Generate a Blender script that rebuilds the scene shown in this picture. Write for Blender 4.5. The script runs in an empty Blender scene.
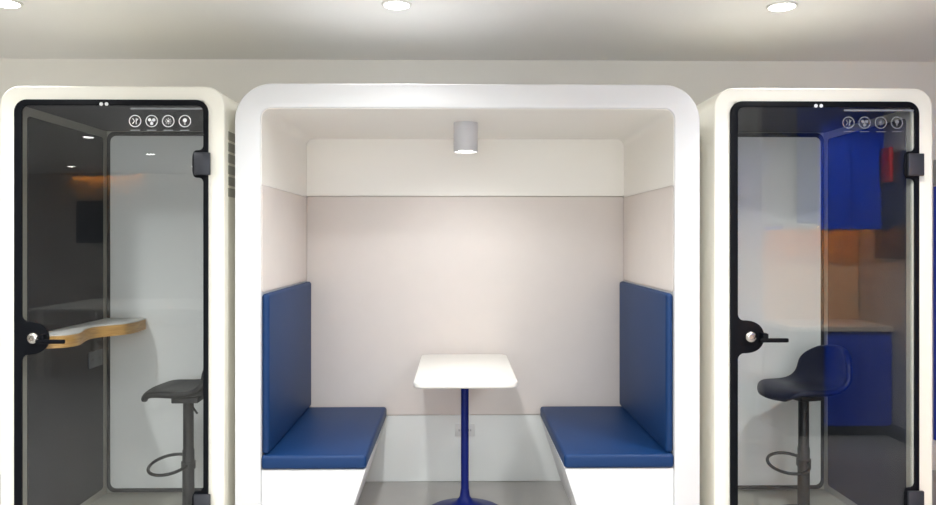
import bpy, bmesh, math, random
from mathutils import Vector, Matrix
random.seed(4)
S = bpy.context.scene
COL = S.collection
PI = math.pi

# ------------------------------------------------------------------ materials
def lin(c):
    return tuple(((v/255)/12.92 if v/255 <= .04045 else ((v/255+.055)/1.055)**2.4) for v in c)

def mat(name, rgb, rough=.5, metal=0, spec=.5, bump=0, bscale=200, var=0, vscale=6, coat=0, aniso=(1,1,1)):
    m = bpy.data.materials.new(name); m.use_nodes = True
    nt = m.node_tree; b = nt.nodes['Principled BSDF']
    c = lin(rgb)
    b.inputs['Base Color'].default_value = (*c, 1)
    b.inputs['Roughness'].default_value = rough
    b.inputs['Metallic'].default_value = metal
    b.inputs['Specular IOR Level'].default_value = spec
    if coat:
        b.inputs['Coat Weight'].default_value = coat
        b.inputs['Coat Roughness'].default_value = .08
    if bump or var:
        tc = nt.nodes.new('ShaderNodeTexCoord')
        mp = nt.nodes.new('ShaderNodeMapping'); mp.inputs['Scale'].default_value = aniso
        nt.links.new(tc.outputs['Object'], mp.inputs['Vector'])
    if bump:
        n = nt.nodes.new('ShaderNodeTexNoise'); n.inputs['Scale'].default_value = bscale
        n.inputs['Detail'].default_value = 3
        nt.links.new(mp.outputs[0], n.inputs['Vector'])
        bp = nt.nodes.new('ShaderNodeBump'); bp.inputs['Strength'].default_value = bump
        bp.inputs['Distance'].default_value = .002
        nt.links.new(n.outputs['Fac'], bp.inputs['Height'])
        nt.links.new(bp.outputs[0], b.inputs['Normal'])
    if var:
        n = nt.nodes.new('ShaderNodeTexNoise'); n.inputs['Scale'].default_value = vscale
        n.inputs['Detail'].default_value = 6
        nt.links.new(mp.outputs[0], n.inputs['Vector'])
        r = nt.nodes.new('ShaderNodeValToRGB')
        r.color_ramp.elements[0].position = .3; r.color_ramp.elements[1].position = .7
        r.color_ramp.elements[0].color = (*[v*(1-var) for v in c], 1)
        r.color_ramp.elements[1].color = (*[min(1, v*(1+var)) for v in c], 1)
        nt.links.new(n.outputs['Fac'], r.inputs['Fac'])
        nt.links.new(r.outputs['Color'], b.inputs['Base Color'])
    return m

def emit(name, rgb, strength):
    m = bpy.data.materials.new(name); m.use_nodes = True
    nt = m.node_tree; nt.nodes.clear()
    e = nt.nodes.new('ShaderNodeEmission'); o = nt.nodes.new('ShaderNodeOutputMaterial')
    e.inputs['Color'].default_value = (*lin(rgb), 1); e.inputs['Strength'].default_value = strength
    nt.links.new(e.outputs[0], o.inputs['Surface'])
    return m

def glass(name, tint=(250, 251, 251), base=.047):
    """thin architectural pane: clear transmission plus a mirror reflection that grows at grazing angles"""
    m = bpy.data.materials.new(name); m.use_nodes = True
    nt = m.node_tree; nt.nodes.clear(); N = nt.nodes.new; L = nt.links.new
    o = N('ShaderNodeOutputMaterial'); mix = N('ShaderNodeMixShader')
    tr = N('ShaderNodeBsdfTransparent'); gl = N('ShaderNodeBsdfGlossy')
    tr.inputs['Color'].default_value = (*lin(tint), 1); gl.inputs['Roughness'].default_value = 0
    lw = N('ShaderNodeLayerWeight'); lw.inputs['Blend'].default_value = .5
    pw = N('ShaderNodeMath'); pw.operation = 'POWER'; pw.inputs[1].default_value = 5
    ma = N('ShaderNodeMath'); ma.operation = 'MULTIPLY_ADD'; ma.inputs[1].default_value = 1-base; ma.inputs[2].default_value = base
    L(lw.outputs['Facing'], pw.inputs[0]); L(pw.outputs[0], ma.inputs[0]); L(ma.outputs[0], mix.inputs['Fac'])
    L(tr.outputs[0], mix.inputs[1]); L(gl.outputs[0], mix.inputs[2]); L(mix.outputs[0], o.inputs['Surface'])
    return m

def wood(name, a, b):
    m = mat(name, a, .4)
    nt = m.node_tree; N = nt.nodes.new; L = nt.links.new; bs = nt.nodes['Principled BSDF']
    tc = N('ShaderNodeTexCoord'); mp = N('ShaderNodeMapping'); mp.inputs['Scale'].default_value = (3, 3, 60)
    n = N('ShaderNodeTexNoise'); n.inputs['Scale'].default_value = 4; n.inputs['Detail'].default_value = 5
    r = N('ShaderNodeValToRGB'); r.color_ramp.elements[0].position = .35; r.color_ramp.elements[1].position = .65
    r.color_ramp.elements[0].color = (*lin(a), 1); r.color_ramp.elements[1].color = (*lin(b), 1)
    L(tc.outputs['Object'], mp.inputs['Vector']); L(mp.outputs[0], n.inputs['Vector'])
    L(n.outputs['Fac'], r.inputs['Fac']); L(r.outputs['Color'], bs.inputs['Base Color'])
    return m

M = dict(
    wall=mat('wall_paint', (237, 234, 226), .8, bump=.05, bscale=90),
    ceil=mat('ceiling_paint', (238, 237, 235), .85, bump=.04, bscale=80),
    floor=mat('polished_concrete', (164, 162, 158), .32, var=.07, vscale=3),
    pod=mat('pod_white_lacquer', (222, 222, 222), .42),
    podin=mat('pod_inner_white', (242, 239, 232), .5),
    gloss=mat('glossy_white_panel', (218, 220, 217), .08),
    fabric=mat('taupe_fabric', (217, 209, 203), .95, spec=.15, bump=.35, bscale=420, var=.01, vscale=9),
    leather=mat('blue_leather', (6, 48, 94), .5, spec=.32, bump=.12, bscale=260),
    cream=mat('booth_cream_lacquer', (240, 237, 224), .42),
    trim=mat('booth_trim', (172, 170, 158), .55),
    dark=mat('charcoal_felt', (54, 55, 59), .95, spec=.1, bump=.08, bscale=300, var=.1, vscale=5),
    dkceil=mat('booth_dark_ceiling', (46, 47, 54), .7),
    backp=mat('booth_back_panel', (240, 241, 238), .2),
    black=mat('black_enamel', (10, 12, 17), .45, spec=.1),
    gasket=mat('black_rubber', (16, 18, 20), .5),
    hinge=mat('hinge_metal', (52, 54, 60), .45, metal=.3),
    steel=mat('brushed_steel', (190, 186, 180), .25, metal=1),
    print=mat('white_print', (225, 227, 228), .6),
    strip=mat('grey_print', (120, 122, 126), .4),
    table=mat('white_laminate', (222, 220, 214), .35),
    blue=mat('blue_powder_coat', (0, 22, 100), .42, spec=.25),
    stoolk=mat('charcoal_plastic', (8, 9, 11), .5, spec=.3),
    stoolb=mat('navy_plastic', (2, 10, 40), .45, spec=.35),
    stoolm=mat('black_steel', (10, 11, 13), .4, spec=.3),
    chrome=mat('stool_ring_steel', (8, 8, 8), .35, spec=.3),
    wood=wood('oak_edge', (188, 138, 72), (222, 176, 106)),
    lampb=mat('lamp_grey', (200, 200, 203), .45),
    outlet=mat('outlet_grey', (205, 205, 203), .4),
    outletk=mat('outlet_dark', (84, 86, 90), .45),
    vent=mat('vent_dark', (172, 169, 158), .7),
    kblue=mat('kitchen_blue', (0, 72, 225), .4),
    bpanel=mat('blue_wall_panel', (5, 52, 178), .5),
    counter=mat('counter_stone', (226, 214, 200), .3),
    splash=mat('backsplash', (222, 190, 150), .6),
    grey=mat('grey_rail', (150, 152, 156), .5),
    wallb=mat('grey_wall_paint', (190, 188, 184), .8),
    pic=mat('dark_picture', (34, 44, 56), .3),
    red=mat('red_plastic', (206, 24, 40), .4),
    base=mat('dark_baseboard', (70, 76, 84), .5),
    glass=glass('door_glass'),
    lens=emit('downlight_lens', (255, 252, 248), 14),
    lens2=emit('lamp_lens', (255, 252, 247), 14),
    panel=emit('fill_panel_diffuser', (246, 250, 255), 10),  # for the added fill panels behind the camera
    win_fill=emit('fill_pane', (246, 250, 255), 5),  # glow of the added windows, frontal fill only
    led=emit('amber_led', (255, 160, 55), 150),
)

# ------------------------------------------------------------------ helpers
def finish(me, smooth=35):
    if smooth:
        for p in me.polygons: p.use_smooth = True
        me.set_sharp_from_angle(angle=math.radians(smooth))

def link(name, me, m, parent=None, smooth=35, mods=None):
    o = bpy.data.objects.new(name, me)
    me.materials.clear(); me.materials.append(m)
    COL.objects.link(o)
    if parent: o.parent = parent
    finish(me, smooth)
    return o

def bm_mesh(name, bm):
    bmesh.ops.recalc_face_normals(bm, faces=bm.faces)
    me = bpy.data.meshes.new(name); bm.to_mesh(me); bm.free(); return me

def box_bm(x0, x1, y0, y1, z0, z1, b=0, seg=3, bm=None):
    t = bmesh.new()
    bmesh.ops.create_cube(t, size=1)
    for v in t.verts:
        v.co = Vector(((x0+x1)/2+v.co.x*(x1-x0), (y0+y1)/2+v.co.y*(y1-y0), (z0+z1)/2+v.co.z*(z1-z0)))
    if b: bmesh.ops.bevel(t, geom=t.edges[:], offset=b, segments=seg, profile=.5, affect='EDGES')
    if bm is None: return t
    me = bpy.data.meshes.new('t'); t.to_mesh(me); t.free(); bm.from_mesh(me); bpy.data.meshes.remove(me)
    return bm

def box(name, x0, x1, y0, y1, z0, z1, m, parent=None, b=0, seg=3):
    return link(name, bm_mesh(name, box_bm(x0, x1, y0, y1, z0, z1, b, seg)), m, parent)

def lathe(name, prof, m, parent=None, loc=(0, 0, 0), n=40, axis='Z', smooth=40):
    """prof: list of (radius, height), closed at radius 0"""
    bm = bmesh.new(); rings = []
    for r, h in prof:
        if r < 1e-6: rings.append([bm.verts.new((0, 0, h))])
        else: rings.append([bm.verts.new((r*math.cos(2*PI*i/n), r*math.sin(2*PI*i/n), h)) for i in range(n)])
    for a, b in zip(rings, rings[1:]):
        for i in range(n):
            j = (i+1) % n
            if len(a) == 1 and len(b) == 1: continue
            if len(a) == 1: bm.faces.new((a[0], b[j], b[i]))
            elif len(b) == 1: bm.faces.new((a[i], a[j], b[0]))
            else: bm.faces.new((a[i], a[j], b[j], b[i]))
    if axis == 'Y':
        bm.transform(Matrix.Rotation(PI/2, 4, 'X'))
    bm.transform(Matrix.Translation(loc))
    return link(name, bm_mesh(name, bm), m, parent, smooth)

def tube(name, pts, r, m, parent=None, n=12, closed=False):
    cu = bpy.data.curves.new('c', 'CURVE'); cu.dimensions = '3D'
    sp = cu.splines.new('POLY'); sp.points.add(len(pts)-1)
    for p, q in zip(sp.points, pts): p.co = (*q, 1)
    sp.use_cyclic_u = closed
    cu.bevel_depth = r; cu.bevel_resolution = n//4; cu.use_fill_caps = True
    return link(name, curve_mesh(cu), m, parent, 50)

def curve_mesh(cu):
    o = bpy.data.objects.new('tmp', cu); COL.objects.link(o)
    dg = bpy.context.evaluated_depsgraph_get()
    me = bpy.data.meshes.new_from_object(o.evaluated_get(dg))
    bpy.data.objects.remove(o); bpy.data.curves.remove(cu)
    return me

def flat_mesh(loops, t, bev=0, plane='XZ', off=0, res=2):
    """extrude closed outlines (holes allowed) by thickness t, centred at off along the plane's normal"""
    cu = bpy.data.curves.new('c', 'CURVE'); cu.dimensions = '2D'; cu.fill_mode = 'BOTH'
    for lp in loops:
        sp = cu.splines.new('POLY'); sp.points.add(len(lp)-1)
        for p, q in zip(sp.points, lp): p.co = (q[0], q[1], 0, 1)
        sp.use_cyclic_u = True
    cu.extrude = t/2-bev
    if bev: cu.bevel_depth = bev; cu.offset = -bev; cu.bevel_resolution = res
    me = curve_mesh(cu)
    mt = {'XZ': Matrix(((1, 0, 0, 0), (0, 0, -1, off), (0, 1, 0, 0), (0, 0, 0, 1))),
          'XY': Matrix(((1, 0, 0, 0), (0, 1, 0, 0), (0, 0, 1, off), (0, 0, 0, 1))),
          'YZ': Matrix(((0, 0, 1, off), (1, 0, 0, 0), (0, 1, 0, 0), (0, 0, 0, 1)))}[plane]
    me.transform(mt)
    bm = bmesh.new(); bm.from_mesh(me)
    bmesh.ops.remove_doubles(bm, verts=bm.verts, dist=1e-5)
    bmesh.ops.recalc_face_normals(bm, faces=bm.faces); bm.to_mesh(me); bm.free()
    return me

def rrect(x0, x1, z0, z1, r, n=8):
    """rounded rectangle, r = one radius or (bottom-left, bottom-right, top-right, top-left)"""
    if not isinstance(r, (tuple, list)): r = (r,)*4
    out = []
    for (cx, cz, a, rr) in ((x0+r[0], z0+r[0], PI, r[0]), (x1-r[1], z0+r[1], 1.5*PI, r[1]),
                            (x1-r[2], z1-r[2], 0, r[2]), (x0+r[3], z1-r[3], .5*PI, r[3])):
        if rr <= 0: out.append((cx, cz)); continue
        for i in range(n+1):
            t = a+PI/2*i/n; out.append((cx+rr*math.cos(t), cz+rr*math.sin(t)))
    return out

def arch(w, h, r, wi, hi, ri, n=12):
    """outline of an upside-down U: outer half width w, height h; inner half width wi, height hi"""
    o = [(-w, 0), (-wi, 0)]
    for i in range(n+1):
        t = PI-PI/2*i/n; o.append((-wi+ri+ri*math.cos(t), hi-ri+ri*math.sin(t)))
    for i in range(n+1):
        t = PI/2-PI/2*i/n; o.append((wi-ri+ri*math.cos(t), hi-ri+ri*math.sin(t)))
    o += [(wi, 0), (w, 0)]
    for i in range(n+1):
        t = PI/2*i/n; o.append((w-r+r*math.cos(t), h-r+r*math.sin(t)))
    for i in range(n+1):
        t = PI/2+PI/2*i/n; o.append((-w+r+r*math.cos(t), h-r+r*math.sin(t)))
    return o

def thing(name, label, cat, loc=(0, 0, 0), rz=0, group=None):
    o = bpy.data.objects.new(name, None); COL.objects.link(o)
    o.empty_display_size = .1
    o.location = loc; o.rotation_euler = (0, 0, rz)
    o['label'] = label; o['category'] = cat
    if group: o['group'] = group
    return o

def struct(o): o['kind'] = 'structure'; return o

# ------------------------------------------------------------------ the room
XL, XR, YF, YB, ZC = -8.6, 3.3, -10.0, 1.3, 2.65
struct(box('floor', XL-.1, XR+.1, YF-.1, YB+.1, -.1, 0, M['floor']))
struct(box('ceiling', XL-.1, XR+.1, YF-.1, YB+.1, ZC, ZC+.1, M['ceil']))
struct(box('wall_back', XL-.1, XR+.1, YB, YB+.1, 0, ZC, M['wall']))
struct(box('wall_front', XL-.1, XR+.1, YF-.1, YF, 0, ZC, M['wallb']))
struct(box('wall_left', XL-.1, XL, YF, YB, 0, ZC, M['wall']))
struct(box('wall_right', XR, XR+.1, YF, YB, 0, ZC, M['wallb']))
struct(box('baseboard_right', XR-.015, XR, -2.3, 1.29, 0, .1, M['base']))

for k in range(3):  # added glowing windows out of view, frontal fill for pod and booths
    x0 = -2.95+1.8*k
    wn = struct(box('fill_window_%d' % (k+1), x0, x0+1.7, YF+.001, YF+.02, .35, 2.5, M['table']))
    wn.name = 'fill_window_%d' % (k+1)
    for i in range(2):
        box('pane', x0+.05+.81*i, x0+.84+.81*i, YF+.0205, YF+.024, .4, 2.45, M['win_fill'], wn)

# ------------------------------------------------------------------ downlights
WHITE = (.97, .99, 1.0)
def lamp(x, y, z, watts, cone=150, blend=1, r=.05, aim=None):
    l = bpy.data.lights.new('downlight_beam', 'SPOT'); l.energy = watts; l.color = WHITE
    l.spot_size = math.radians(cone); l.spot_blend = blend; l.shadow_soft_size = r
    o = bpy.data.objects.new('downlight_beam', l); o.location = (x, y, z); COL.objects.link(o)
    if aim: o.rotation_euler = (Vector(aim)-Vector((x, y, z))).to_track_quat('-Z', 'Y').to_euler()
def downlight(x, y, label, watts, group=None):
    t = thing('ceiling_downlight', label, 'ceiling light', (x, y, ZC), 0, group)
    lathe('trim_ring', [(.061, -.001), (.061, -.008), (.066, -.01), (.074, -.005), (.075, 0)], M['table'], t, n=32)
    lathe('lens', [(.0608, -.004), (.058, -.011), (.04, -.017), (0, -.02)], M['lens'], t, n=32)
    lamp(x, y, ZC-.03, watts, r=.06)
    return t
XS = (-7.98, -6.06, -4.13, -2.215, -.295, 1.63)
for x, l in ((-2.19, 'round recessed ceiling downlight at the upper left above the left phone booth'),
             (-.295, 'round recessed ceiling downlight above the open meeting booth'),
             (1.6, 'round recessed ceiling downlight above the right phone booth')):
    downlight(x, .12, l, 27)
for y in (-.9, -2.1, -3.3, -5.05, -6.8, -8.55):
    for x in XS:
        if y > -3 and x < -5: continue
        downlight(x, y, 'round recessed ceiling downlight out in the room facing the booths', (135 if y > -1 else 66) if y > -3 else 30, 'ceiling downlights out in the room')
t = thing('kitchen_fill_spot', 'added white ceiling spotlight brightening the blue kitchen cabinets', 'spotlight', (2.9, -1.0, ZC))  # added lamp, lifts the cabinets so they show in the door glass
lathe('housing', [(0, 0), (.045, 0), (.045, -.09), (.04, -.09), (.038, -.08), (0, -.08)], M['table'], t, n=28)
lathe('lens', [(.0375, -.081), (0, -.084)], M['lens'], t, n=28)
lamp(2.9, -1.0, ZC-.1, 220, 85, .6, .04, (3.0, -2.3, 1.25))
for x in (-1.7, 0.0, 1.7):  # added light panels out of view, more frontal fill on the pod
    t = thing('fill_panel_light', 'added flat ceiling panel giving frontal fill light from behind the camera', 'ceiling light', (x, -4.4, ZC), 0, 'added fill light panels behind the camera')
    box('frame', -.61, .61, -.31, .31, -.012, -.0005, M['table'], t, .002, 1)
    box('diffuser', -.59, .59, -.29, .29, -.016, -.0122, M['panel'], t)

# ------------------------------------------------------------------ centre meeting pod
PX, HW, WI, PD = .054, 1.103, .982, 1.2
pod = thing('meeting_pod', 'large open white meeting booth with rounded frame and taupe fabric interior', 'meeting booth', (PX, 0, 0))
link('shell', flat_mesh([arch(HW, 2.235, .175, WI, 2.121, .05)], PD, .006, 'XZ', PD/2), M['pod'], pod, 30)
BY = 1.1
link('upper_back_panel', flat_mesh([rrect(-WI+.001, WI-.001, 1.766, 2.119, (0, 0, .05, .05))], .1, 0, 'XZ', BY+.05), M['podin'], pod)
link('back_panel', flat_mesh([rrect(-WI+.002, WI-.002, .412, 1.764, .012)], .08, .006, 'XZ', BY+.046), M['fabric'], pod)['label'] = 'taupe fabric back wall panel'
box('lower_back_panel', -WI+.001, WI-.001, BY+.012, BY+.09, .002, .41, M['gloss'], pod)['label'] = 'glossy white panel below the fabric'
for s in (-1, 1):
    link('side_panel', flat_mesh([rrect(.012, BY-.005, 1.245, 1.757, .02)], .007, .003, 'YZ', s*(WI-.003)), M['fabric'], pod)['label'] = 'taupe fabric side panel'

ln = flat_mesh([arch(WI-.0005, 2.1203-1.7585, .05, WI-.0035, 2.1173-1.7585, .047)], BY-.012, 0, 'XZ', BY/2+.002)
ln.transform(Matrix.Translation((0, 0, 1.7585)))
link('upper_liner', ln, M['podin'], pod, 30)

# downlight in the pod
t = thing('cylinder_lamp', 'small grey cylinder spotlight on the ceiling of the open booth', 'lamp', (PX-.008, .44, 2.1165))
lathe('housing', [(0, 0), (.064, 0), (.064, -.152), (.062, -.155), (.057, -.155), (.055, -.15), (.054, -.142), (0, -.142)], M['lampb'], t)
lathe('lens', [(.0535, -.1435), (.05, -.1475), (0, -.149)], M['lens2'], t)
lamp(PX-.008, .44, 2.121-.157, 18, 170, .6, .05)

# benches
def bench(s, label):
    t = thing('bench', label, 'bench', (PX, 0, 0), 0, None)
    f = lambda x: s*x
    W0, gi = WI-.001, (.484 if s < 0 else .456)
    out = [(f(W0), .0), (f(W0), .406), (f(gi+.003), .406), (f(gi+.135), .0)]
    link('base', flat_mesh([out], 1.075, .004, 'XZ', .5495), M['pod'], t)
    # seat cushion, back edge rounded
    x0, x1 = sorted((f(W0), f(gi)))
    bm = box_bm(x0, x1, .003, 1.07, .408, .475, .016, 4)
    bm2 = bm_mesh('seat_cushion', bm)
    link('seat_cushion', bm2, M['leather'], t)
    x0, x1 = sorted((f(W0), f(W0-.036)))
    link('backrest', bm_mesh('backrest', box_bm(x0, x1, .016, 1.085, .4765, 1.24, .017, 4)), M['leather'], t)
    return t
bench(-1, 'blue leather bench with white base on the left side of the open booth')
bench(1, 'blue leather bench with white base on the right side of the open booth')

# table
TX, TY = PX-.011, .575
t = thing('table', 'white rectangular table on a blue pedestal between the two benches', 'table', (TX, TY, 0))
link('tabletop', flat_mesh([rrect(-.258, .258, -.465, .465, .055)], .032, .009, 'XY', .784), M['table'], t)
lathe('pedestal', [(0, .0), (.0, .028), (.024, .03), (.0215, .05), (.0215, .745), (.05, .75), (.05, .767), (0, .767)][2:], M['blue'], t)
lathe('base', [(0, 0), (.212, 0), (.214, .005), (.2, .014), (.14, .03), (.08, .047), (.045, .065), (.028, .09), (.0225, .13), (0, .13)], M['blue'], t)

# outlet on the glossy panel
def outlet(name, x, y, z, w, h, m, label, cat='power outlet', axis='Y'):
    t = thing(name, label, cat, (x, y, z))
    if axis == 'X': t.rotation_euler = (0, 0, PI/2)
    box('plate', -w/2, w/2, -.008, 0, -h/2, h/2, m, t, .002, 2)
    for sx in (-.25, .25):
        bm = bmesh.new()
        for dx, dz in ((-.006, 0), (.006, 0)):
            box_bm(sx*w+dx-.0015, sx*w+dx+.0015, -.0088, -.0078, dz-.006, dz+.006, bm=bm)
        link('socket', bm_mesh('socket', bm), M['gasket'], t)
    return t
outlet('power_outlet', PX-.005, BY+.012, .319, .12, .075, M['outlet'], 'small pale power outlet on the white back panel behind the table pedestal')

# ------------------------------------------------------------------ phone booths
BW, BH, BDp, BI, BIZ, BYB = .525, 2.22, 1.0, .43, 2.15, .88
DW, DZ0, DZ1 = .4525, .045, 2.155
def booth(cx, label, icon_mat):
    b = thing('phone_booth', label, 'phone booth', (cx, 0, 0))
    sh = link('shell', flat_mesh([arch(BW, BH, .09, BI, BIZ, .01)], BDp, .008, 'XZ', BDp/2, 4), M['cream'], b, 30)
    box('ceiling_panel', -BI+.002, BI-.002, .03, BYB, BIZ-.02, BIZ-.001, M['dkceil'], b)
    box('floor_panel', -BI+.001, BI-.001, .012, BYB+.09, .001, .016, M['trim'], b)
    # light liner with charcoal felt set in
    for s in (-1, 1):
        link('side_liner', flat_mesh([[(.012, .017), (BYB, .017), (BYB, BIZ-.021), (.012, BIZ-.021)]], .006, 0, 'YZ', s*(BI-.0035)), M['trim'], b)
        link('side_felt', flat_mesh([rrect(.045, BYB-.055, .06, 2.085, .02)], .006, .002, 'YZ', s*(BI-.0095)), M['dark'], b)['label'] = 'charcoal felt wall lining'
    # back wall
    box('back_wall', -BI+.001, BI-.001, BYB, BYB+.09, .017, BIZ-.001, M['trim'], b)
    o1 = rrect(-BI+.012, BI-.012, .022, BIZ-.024, .045); i1 = rrect(-BI+.03, BI-.03, .045, BIZ-.048, .035)
    link('back_gasket', flat_mesh([o1, i1], .012, .002, 'XZ', BYB-.005), M['gasket'], b)['label'] = 'black rubber edging of the back panel'
    link('back_panel', flat_mesh([rrect(-BI+.03, BI-.03, .045, BIZ-.048, .035)], .006, 0, 'XZ', BYB-.003), M['backp'], b)['label'] = 'pale glossy back panel'
    # door: black rim with handle and hinge lobes
    dy = -.007
    L, R, T, Bm = -DW+.036, DW-.022, DZ1-.028, DZ0+.03
    def lobe(x, zc, A, hh, rf, e, sgn):
        """points from below to above: fillet, superellipse lobe, fillet; sgn = direction into the glass"""
        q = []
        for i in range(7):
            a = PI/2*i/6; q.append((x+sgn*rf*(1-math.cos(a)), zc-hh-rf+rf*math.sin(a)))
        for i in range(1, 32):
            a = -PI/2+PI*i/32; c, s_ = math.cos(a), math.sin(a)
            q.append((x+sgn*(rf+(A-rf)*abs(c)**(2/e)), zc+hh*math.copysign(abs(s_)**(2/e), s_)))
        for i in range(7):
            a = PI/2*(1-i/6); q.append((x+sgn*rf*(1-math.cos(a)), zc+hh+rf-rf*math.sin(a)))
        return q
    inner = []
    for i in range(0, 7):
        a = 1.5*PI+PI/2*i/6; inner.append((R-.04+.04*math.cos(a), Bm+.04+.04*math.sin(a)))
    inner += lobe(R, .25, .052, .065, .022, 3.5, -1)+lobe(R, 1.853, .052, .065, .022, 3.5, -1)
    for i in range(0, 7):
        a = PI/2*i/6; inner.append((R-.03+.03*math.cos(a), T-.03+.03*math.sin(a)))
    for i in range(0, 7):
        a = PI/2+PI/2*i/6; inner.append((L+.03+.03*math.cos(a), T-.03+.03*math.sin(a)))
    inner += lobe(L, 1.035, .125, .078, .03, 2.3, 1)[::-1]
    for i in range(0, 7):
        a = PI+PI/2*i/6; inner.append((L+.04+.04*math.cos(a), Bm+.04+.04*math.sin(a)))
    door = link('door', flat_mesh([rrect(-DW, DW, DZ0, DZ1, .058), inner], .012, .002, 'XZ', dy), M['black'], b)
    door['label'] = 'glass door with black rim'
    link('glass', flat_mesh([inner], .008, 0, 'XZ', dy), M['glass'], door, 0)['label'] = 'clear door glass'
    for z in (1.853, .25):
        bm = box_bm(DW-.062, DW+.014, -.03, -.0135, z-.053, z+.053, .004, 2)
        link('hinge', bm_mesh('hinge', bm), M['hinge'], door)['label'] = 'dark grey door hinge'
    hx, hz = -DW+.094, 1.036
    lathe('lock', [(0, 0), (.024, 0), (.027, .003), (.027, .012), (.022, .018), (.012, .02), (.01, .014), (0, .014)], M['steel'], door, (hx, dy-.006, hz), 32, 'Y')['label'] = 'round steel lock'
    bm = box_bm(hx+.03, hx+.165, -.062, -.047, hz-.022, hz-.002, .005, 2)
    box_bm(hx+.045, hx+.07, -.06, -.0135, hz-.01, hz+.02, .004, 2, bm)
    link('handle', bm_mesh('handle', bm), M['black'], door)['label'] = 'black lever handle'
    # control strip and icons printed on the glass
    fy = dy-.0045
    box('control_strip', .09, .425, fy-.0008, fy-.0002, 2.108, 2.117, M['strip'], door)
    sen = bmesh.new()
    for x in (-.045, -.02):
        bmesh.ops.create_cone(sen, cap_ends=True, segments=20, radius1=.0085, radius2=.0085, depth=.002,
                              matrix=Matrix.Translation((x, dy-.0072, 2.133)) @ Matrix.Rotation(PI/2, 4, 'X'))
    link('sensor', bm_mesh('sensor', sen), M['print'], door)['label'] = 'two white sensor dots'
    def circ(cx_, cz_, r, n=28, sx=1): return [(cx_+sx*r*math.cos(2*PI*i/n), cz_+r*math.sin(2*PI*i/n)) for i in range(n)]
    def ring(cx_, cz_, r, w): return [circ(cx_, cz_, r), circ(cx_, cz_, r-w)]
    def bar(x0, z0, x1, z1, w):
        d = Vector((x1-x0, z1-z0)); d.normalize(); p = Vector((-d.y, d.x))*w/2
        return [(x0+p.x, z0+p.y), (x0-p.x, z0-p.y), (x1-p.x, z1-p.y), (x1+p.x, z1+p.y)]
    def icon(k, x, z):
        pieces = [ring(x, z, .029, .0042)]
        if k == 0:      # door with an arrow
            pieces += [[bar(x+.005, z-.015, x+.005, z+.015, .004)], [bar(x-.012, z-.013, x-.002, z+.001, .004)],
                       [bar(x-.012, z+.013, x-.002, z-.001, .004)], [bar(x+.006, z, x+.014, z+.011, .004)]]
        elif k == 1:    # fan
            for a in (90, 210, 330):
                r = math.radians(a+60); pieces.append([circ(x+.0115*math.cos(r), z+.0115*math.sin(r), .0078, 16)])
            pieces.append([circ(x, z, .003, 10)])
        elif k == 2:    # light rays
            pieces.append([circ(x, z, .006, 14)])
            for a in range(0, 360, 45):
                r = math.radians(a); c, s_ = math.cos(r), math.sin(r)
                pieces.append([bar(x+.009*c, z+.009*s_, x+.015*c, z+.015*s_, .003)])
        else:           # bulb
            pieces += [[circ(x, z+.004, .0095, 18)], [bar(x-.004, z-.009, x+.004, z-.009, .004)], [bar(x-.003, z-.015, x+.003, z-.015, .003)]]
        pieces.append([bar(x-.022, z-.043, x+.022, z-.043, .0022)])
        bm = bmesh.new()
        for lp in pieces:
            me = flat_mesh(lp, .0006, 0, 'XZ', fy-.0004); bm.from_mesh(me); bpy.data.meshes.remove(me)
        link('icon', bm_mesh('icon', bm), icon_mat, door, 0)
    for k in range(4): icon(k, .112+.0775*k, 2.054)
    # louvres on the right flank
    for k in range(6):
        z = 2.018-.0545*k
        box('vent_slot', BW-.002, BW+.0015, .06, .3, z-.042, z, M['vent'], b)
    return b
booth(-1.6235, 'cream phone booth with glass door left of the open booth, holding a wood-edged shelf', M['print'])
booth(1.751, 'cream phone booth with glass door right of the open booth, holding a navy stool', M['strip'])

# wavy shelf in the left booth
LX = -1.6235-BI+.0135
def shelf():
    t = thing('wall_shelf', 'white wavy shelf with light wood edge on the felt wall of the left booth', 'shelf')
    ctrl = [(-1.96, .06), (-1.9, .085), (-1.87, .14), (-1.872, .21), (-1.905, .32), (-1.92, .42), (-1.9, .49), (-1.855, .545), (-1.815, .6), (-1.8, .69), (-1.805, .78), (-1.812, .86)]
    def cr(p0, p1, p2, p3, u): return .5*((2*p1)+(p2-p0)*u+(2*p0-5*p1+4*p2-p3)*u*u+(3*p1-p0-3*p2+p3)*u**3)
    pts = []
    for i in range(len(ctrl)-1):
        q = [ctrl[max(0, i-1)], ctrl[i], ctrl[i+1], ctrl[min(len(ctrl)-1, i+2)]]
        for k in range(6):
            pts.append(tuple(cr(*[c[d] for c in q], k/6) for d in (0, 1)))
    pts.append(ctrl[-1])
    o = [(LX+.001, .06)]+pts+[(LX+.001, .86)]
    link('shelf_top', flat_mesh([o], .006, 0, 'XY', 1.037), M['table'], t)
    link('wood_edge', flat_mesh([o], .058, 0, 'XY', 1.0045), M['wood'], t)['label'] = 'light wood edge of the shelf'
shelf()
outlet('power_outlet', LX-.0005, .72, .825, .16, .09, M['outletk'], 'dark double power outlet on the felt wall under the wavy shelf', axis='X')

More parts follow.
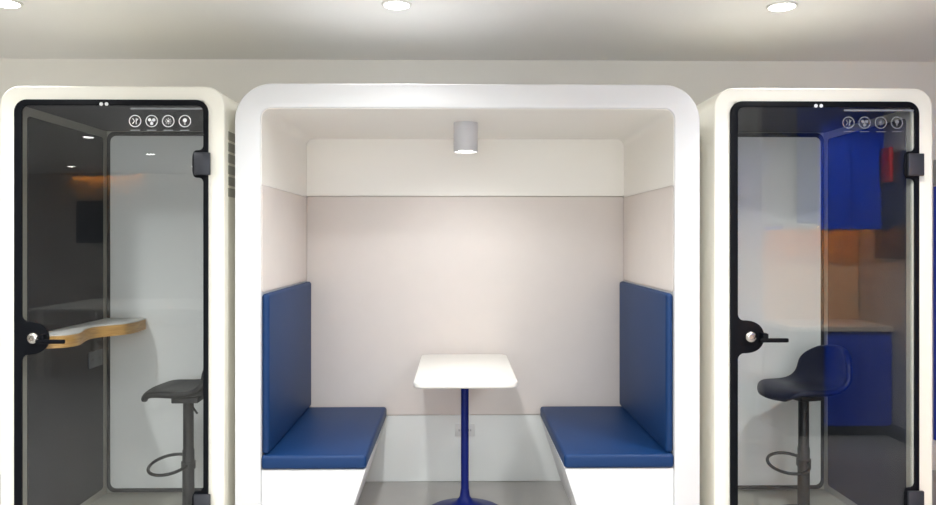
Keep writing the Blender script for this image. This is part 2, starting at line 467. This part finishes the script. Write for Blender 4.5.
# ------------------------------------------------------------------ bar stools
def stool(x, y, label, seat_m, lever, rz):
    t = thing('bar_stool', label, 'stool', (x, y, 0), rz)
    prof = [(-.222, -.05), (-.212, -.022), (-.175, .004), (-.1, .008), (.0, -.01), (.08, -.012), (.14, .008), (.185, .06), (.203, .125), (.212, .185), (.215, .222)]
    hw = [.1, .14, .175, .195, .205, .205, .203, .198, .188, .16, .1]
    up = [.002, .0, -.002, .0, .012, .03, .05, .035, .01, -.012, -.015]
    fw = [-.03, -.03, -.02, 0, 0, .0, .02, .06, .075, .06, .03]
    bm = bmesh.new(); rows = []
    nt = 12
    for (px, pz), w, u, f in zip(prof, hw, up, fw):
        row = []
        for i in range(nt+1):
            tt = -1+2*i/nt
            row.append(bm.verts.new((px-f*tt*tt, w*tt, .695+pz+u*tt*tt)))
        rows.append(row)
    for a, b in zip(rows, rows[1:]):
        for i in range(nt): bm.faces.new((a[i], a[i+1], b[i+1], b[i]))
    me = bm_mesh('seat', bm)
    o = bpy.data.objects.new('tmp', me); COL.objects.link(o)
    so = o.modifiers.new('s', 'SOLIDIFY'); so.thickness = .034; so.offset = 0
    ss = o.modifiers.new('u', 'SUBSURF'); ss.levels = 2
    dg = bpy.context.evaluated_depsgraph_get()
    m2 = bpy.data.meshes.new_from_object(o.evaluated_get(dg)); bpy.data.objects.remove(o)
    link('seat', m2, seat_m, t, 60)
    box('seat_mount', -.07, .07, -.07, .07, .632, .662, M['stoolm'], t, .006, 2)
    lathe('pole', [(0, .02), (.031, .02), (.031, .37), (.0275, .375), (.0275, .632), (0, .632)], M['stoolm'], t, n=28)
    lathe('base', [(0, 0), (.2, 0), (.203, .005), (.19, .012), (.08, .02), (.035, .034), (0, .034)], M['stoolm'], t, n=44)
    lathe('collar', [(.031, .27), (.037, .271), (.037, .309), (.031, .31)], M['stoolm'], t, n=28)
    pts = []
    for i in range(40):
        a = 2*PI*i/40
        pts.append((-.1+.105*math.cos(a), .105*math.sin(a), .293-.03*math.cos(a)*(-.3)+.025*math.sin(a)))
    tube('foot_ring', pts, .0085, M['chrome'], t, closed=True)
    tube('lever', [(lever*.03, -.06, .635), (lever*.05, -.09, .615), (lever*.075, -.1, .585)], .0055, M['stoolm'], t)
    return t
stool(-1.44, .5, 'charcoal bar stool with foot ring inside the left phone booth', M['stoolk'], 1, math.radians(3))
stool(1.88, .5, 'navy shell bar stool with low back inside the right phone booth', M['stoolb'], -1, math.radians(16))

# ------------------------------------------------------------------ far right: blue panel on the wall
t = thing('wall_panel', 'bright blue panel with grey top rail on the wall at the right edge', 'wall panel', (3.19, YB, 0))
box('panel', -.103, .105, -.03, -.001, .2, 1.84, M['bpanel'], t, .003, 2)
box('rail', -.103, .105, -.035, -.001, 1.845, 2.01, M['grey'], t, .003, 2)['label'] = 'grey top rail'

# ------------------------------------------------------------------ the room in front of the booths (seen in the door glass)
KX0, KX1 = 2.52, XR-.004
t = thing('kitchen_cabinet', 'blue base cabinet run by the right wall', 'cabinet', (0, -2.15, 0))
KU = 2.79
box('body', KU, KX1, -.5, -.021, .08, .8, M['kblue'], t)
box('dark_filler', KX0, KU-.001, -.49, -.03, 0, .8, M['outletk'], t)  # added dark block, keeps the glass reflection dim over the right stool
box('plinth', KU+.01, KX1-.01, -.48, -.06, .0, .0795, M['base'], t)
for k in range(2):
    x0 = KU+k*(KX1-KU)/2; box('cabinet_door', x0+.002, x0+(KX1-KU)/2-.002, -.02, 0, .085, .795, M['kblue'], t, .002, 1)
t = thing('worktop', 'pale stone worktop on the blue base cabinets', 'worktop', (0, -2.15, .8))
box('slab', KX0-.02, KX1, -.5, .02, .001, .04, M['counter'], t, .003, 1)
t = thing('kitchen_partition', 'grey partition behind the blue kitchen cabinets', 'partition', (0, -2.65, 0))
box('panel', KX0-.02, KX1, -.08, -.001, 0, ZC-.001, M['wallb'], t)
t = thing('backsplash', 'tan backsplash panel above the pale worktop', 'backsplash', (0, -2.65, .842))
box('panel', KX0, KX1, .0, .012, 0, .735, M['splash'], t)
t = thing('wall_cabinet', 'tall blue wall cabinet over the worktop', 'cabinet', (0, -2.28, 1.58))
box('body', KU, KX1, -.365, .0, .02, 1.065, M['kblue'], t)
box('valance', KX0, KU-.001, -.365, 0, .0205, .04, M['wallb'], t)
box('valance_lip', KX0, KU-.001, -.012, 0, -.005, .02, M['wallb'], t)
box('end_panel', KX0, KX0+.018, -.365, -.0125, -.005, .0195, M['kblue'], t)
for k in range(2):
    x0 = KU+k*(KX1-KU)/2; box('cabinet_door', x0+.002, x0+(KX1-KU)/2-.002, .0005, .02, -.005, 1.06, M['kblue'], t, .002, 1)
t = thing('led_strip', 'amber light strip under the blue wall cabinet', 'light strip', (0, -2.5, 1.6))
box('diffuser', KX0+.02, KX1-.02, -.02, 0, -.008, -.001, M['led'], t)
t = thing('wall_screen', 'dark screen on the right wall', 'screen', (XR, -1.95, 1.75))
box('panel', -.03, -.001, -.4, .4, -.4, .4, M['pic'], t, .004, 2)
t = thing('fire_extinguisher_sign', 'red sign on the right wall', 'sign', (XR, -2.15, 2.25))
box('plate', -.06, -.031, -.06, .06, -.32, -.06, M['red'], t, .004, 2)
t = thing('picture', 'dark picture on the far wall', 'picture', (-6.43, YF, 1.8))
box('frame', -.25, .25, .001, .03, -.37, .37, M['pic'], t, .004, 2)
t = thing('led_strip', 'amber light strip along the far ceiling edge', 'light strip', (-6.15, YF, ZC))
box('diffuser', -.53, .53, .03, .05, -.02, -.001, M['led'], t)
box('valance', -.56, .56, .1, .115, -.06, -.001, M['wallb'], t)
t = thing('work_table', 'long white table out in the room', 'table', (-3.4, -5.4, 0))
box('tabletop', -1.2, 1.2, -.7, .7, .72, .75, M['table'], t, .005, 2)
for sx in (-1, 1):
    for sy in (-1, 1): box('leg', sx*1.12-.025, sx*1.12+.025, sy*.62-.025, sy*.62+.025, 0, .72, M['table'], t)

# ------------------------------------------------------------------ camera
cd = bpy.data.cameras.new('camera'); cam = bpy.data.objects.new('camera', cd); COL.objects.link(cam)
cd.sensor_width = 36; cd.lens = 770/936*36; cd.shift_y = -13.5/936
cd.clip_start = .05
cam.location = (0, -3.65, 1.5); cam.rotation_euler = (PI/2, 0, -math.radians(.82))
S.camera = cam

w = bpy.data.worlds.new('World'); S.world = w; w.use_nodes = True
w.node_tree.nodes['Background'].inputs['Color'].default_value = (.02, .02, .02, 1)

S.view_settings.view_transform = 'Standard'; S.view_settings.look = 'None'
S.view_settings.gamma = 1; S.view_settings.exposure = .43; S.view_settings.use_curve_mapping = False
cy = S.cycles
cy.max_bounces = 14; cy.diffuse_bounces = 8; cy.glossy_bounces = 5; cy.transparent_max_bounces = 16
cy.sample_clamp_indirect = 6; cy.caustics_reflective = False; cy.caustics_refractive = False
cy.use_denoising = True
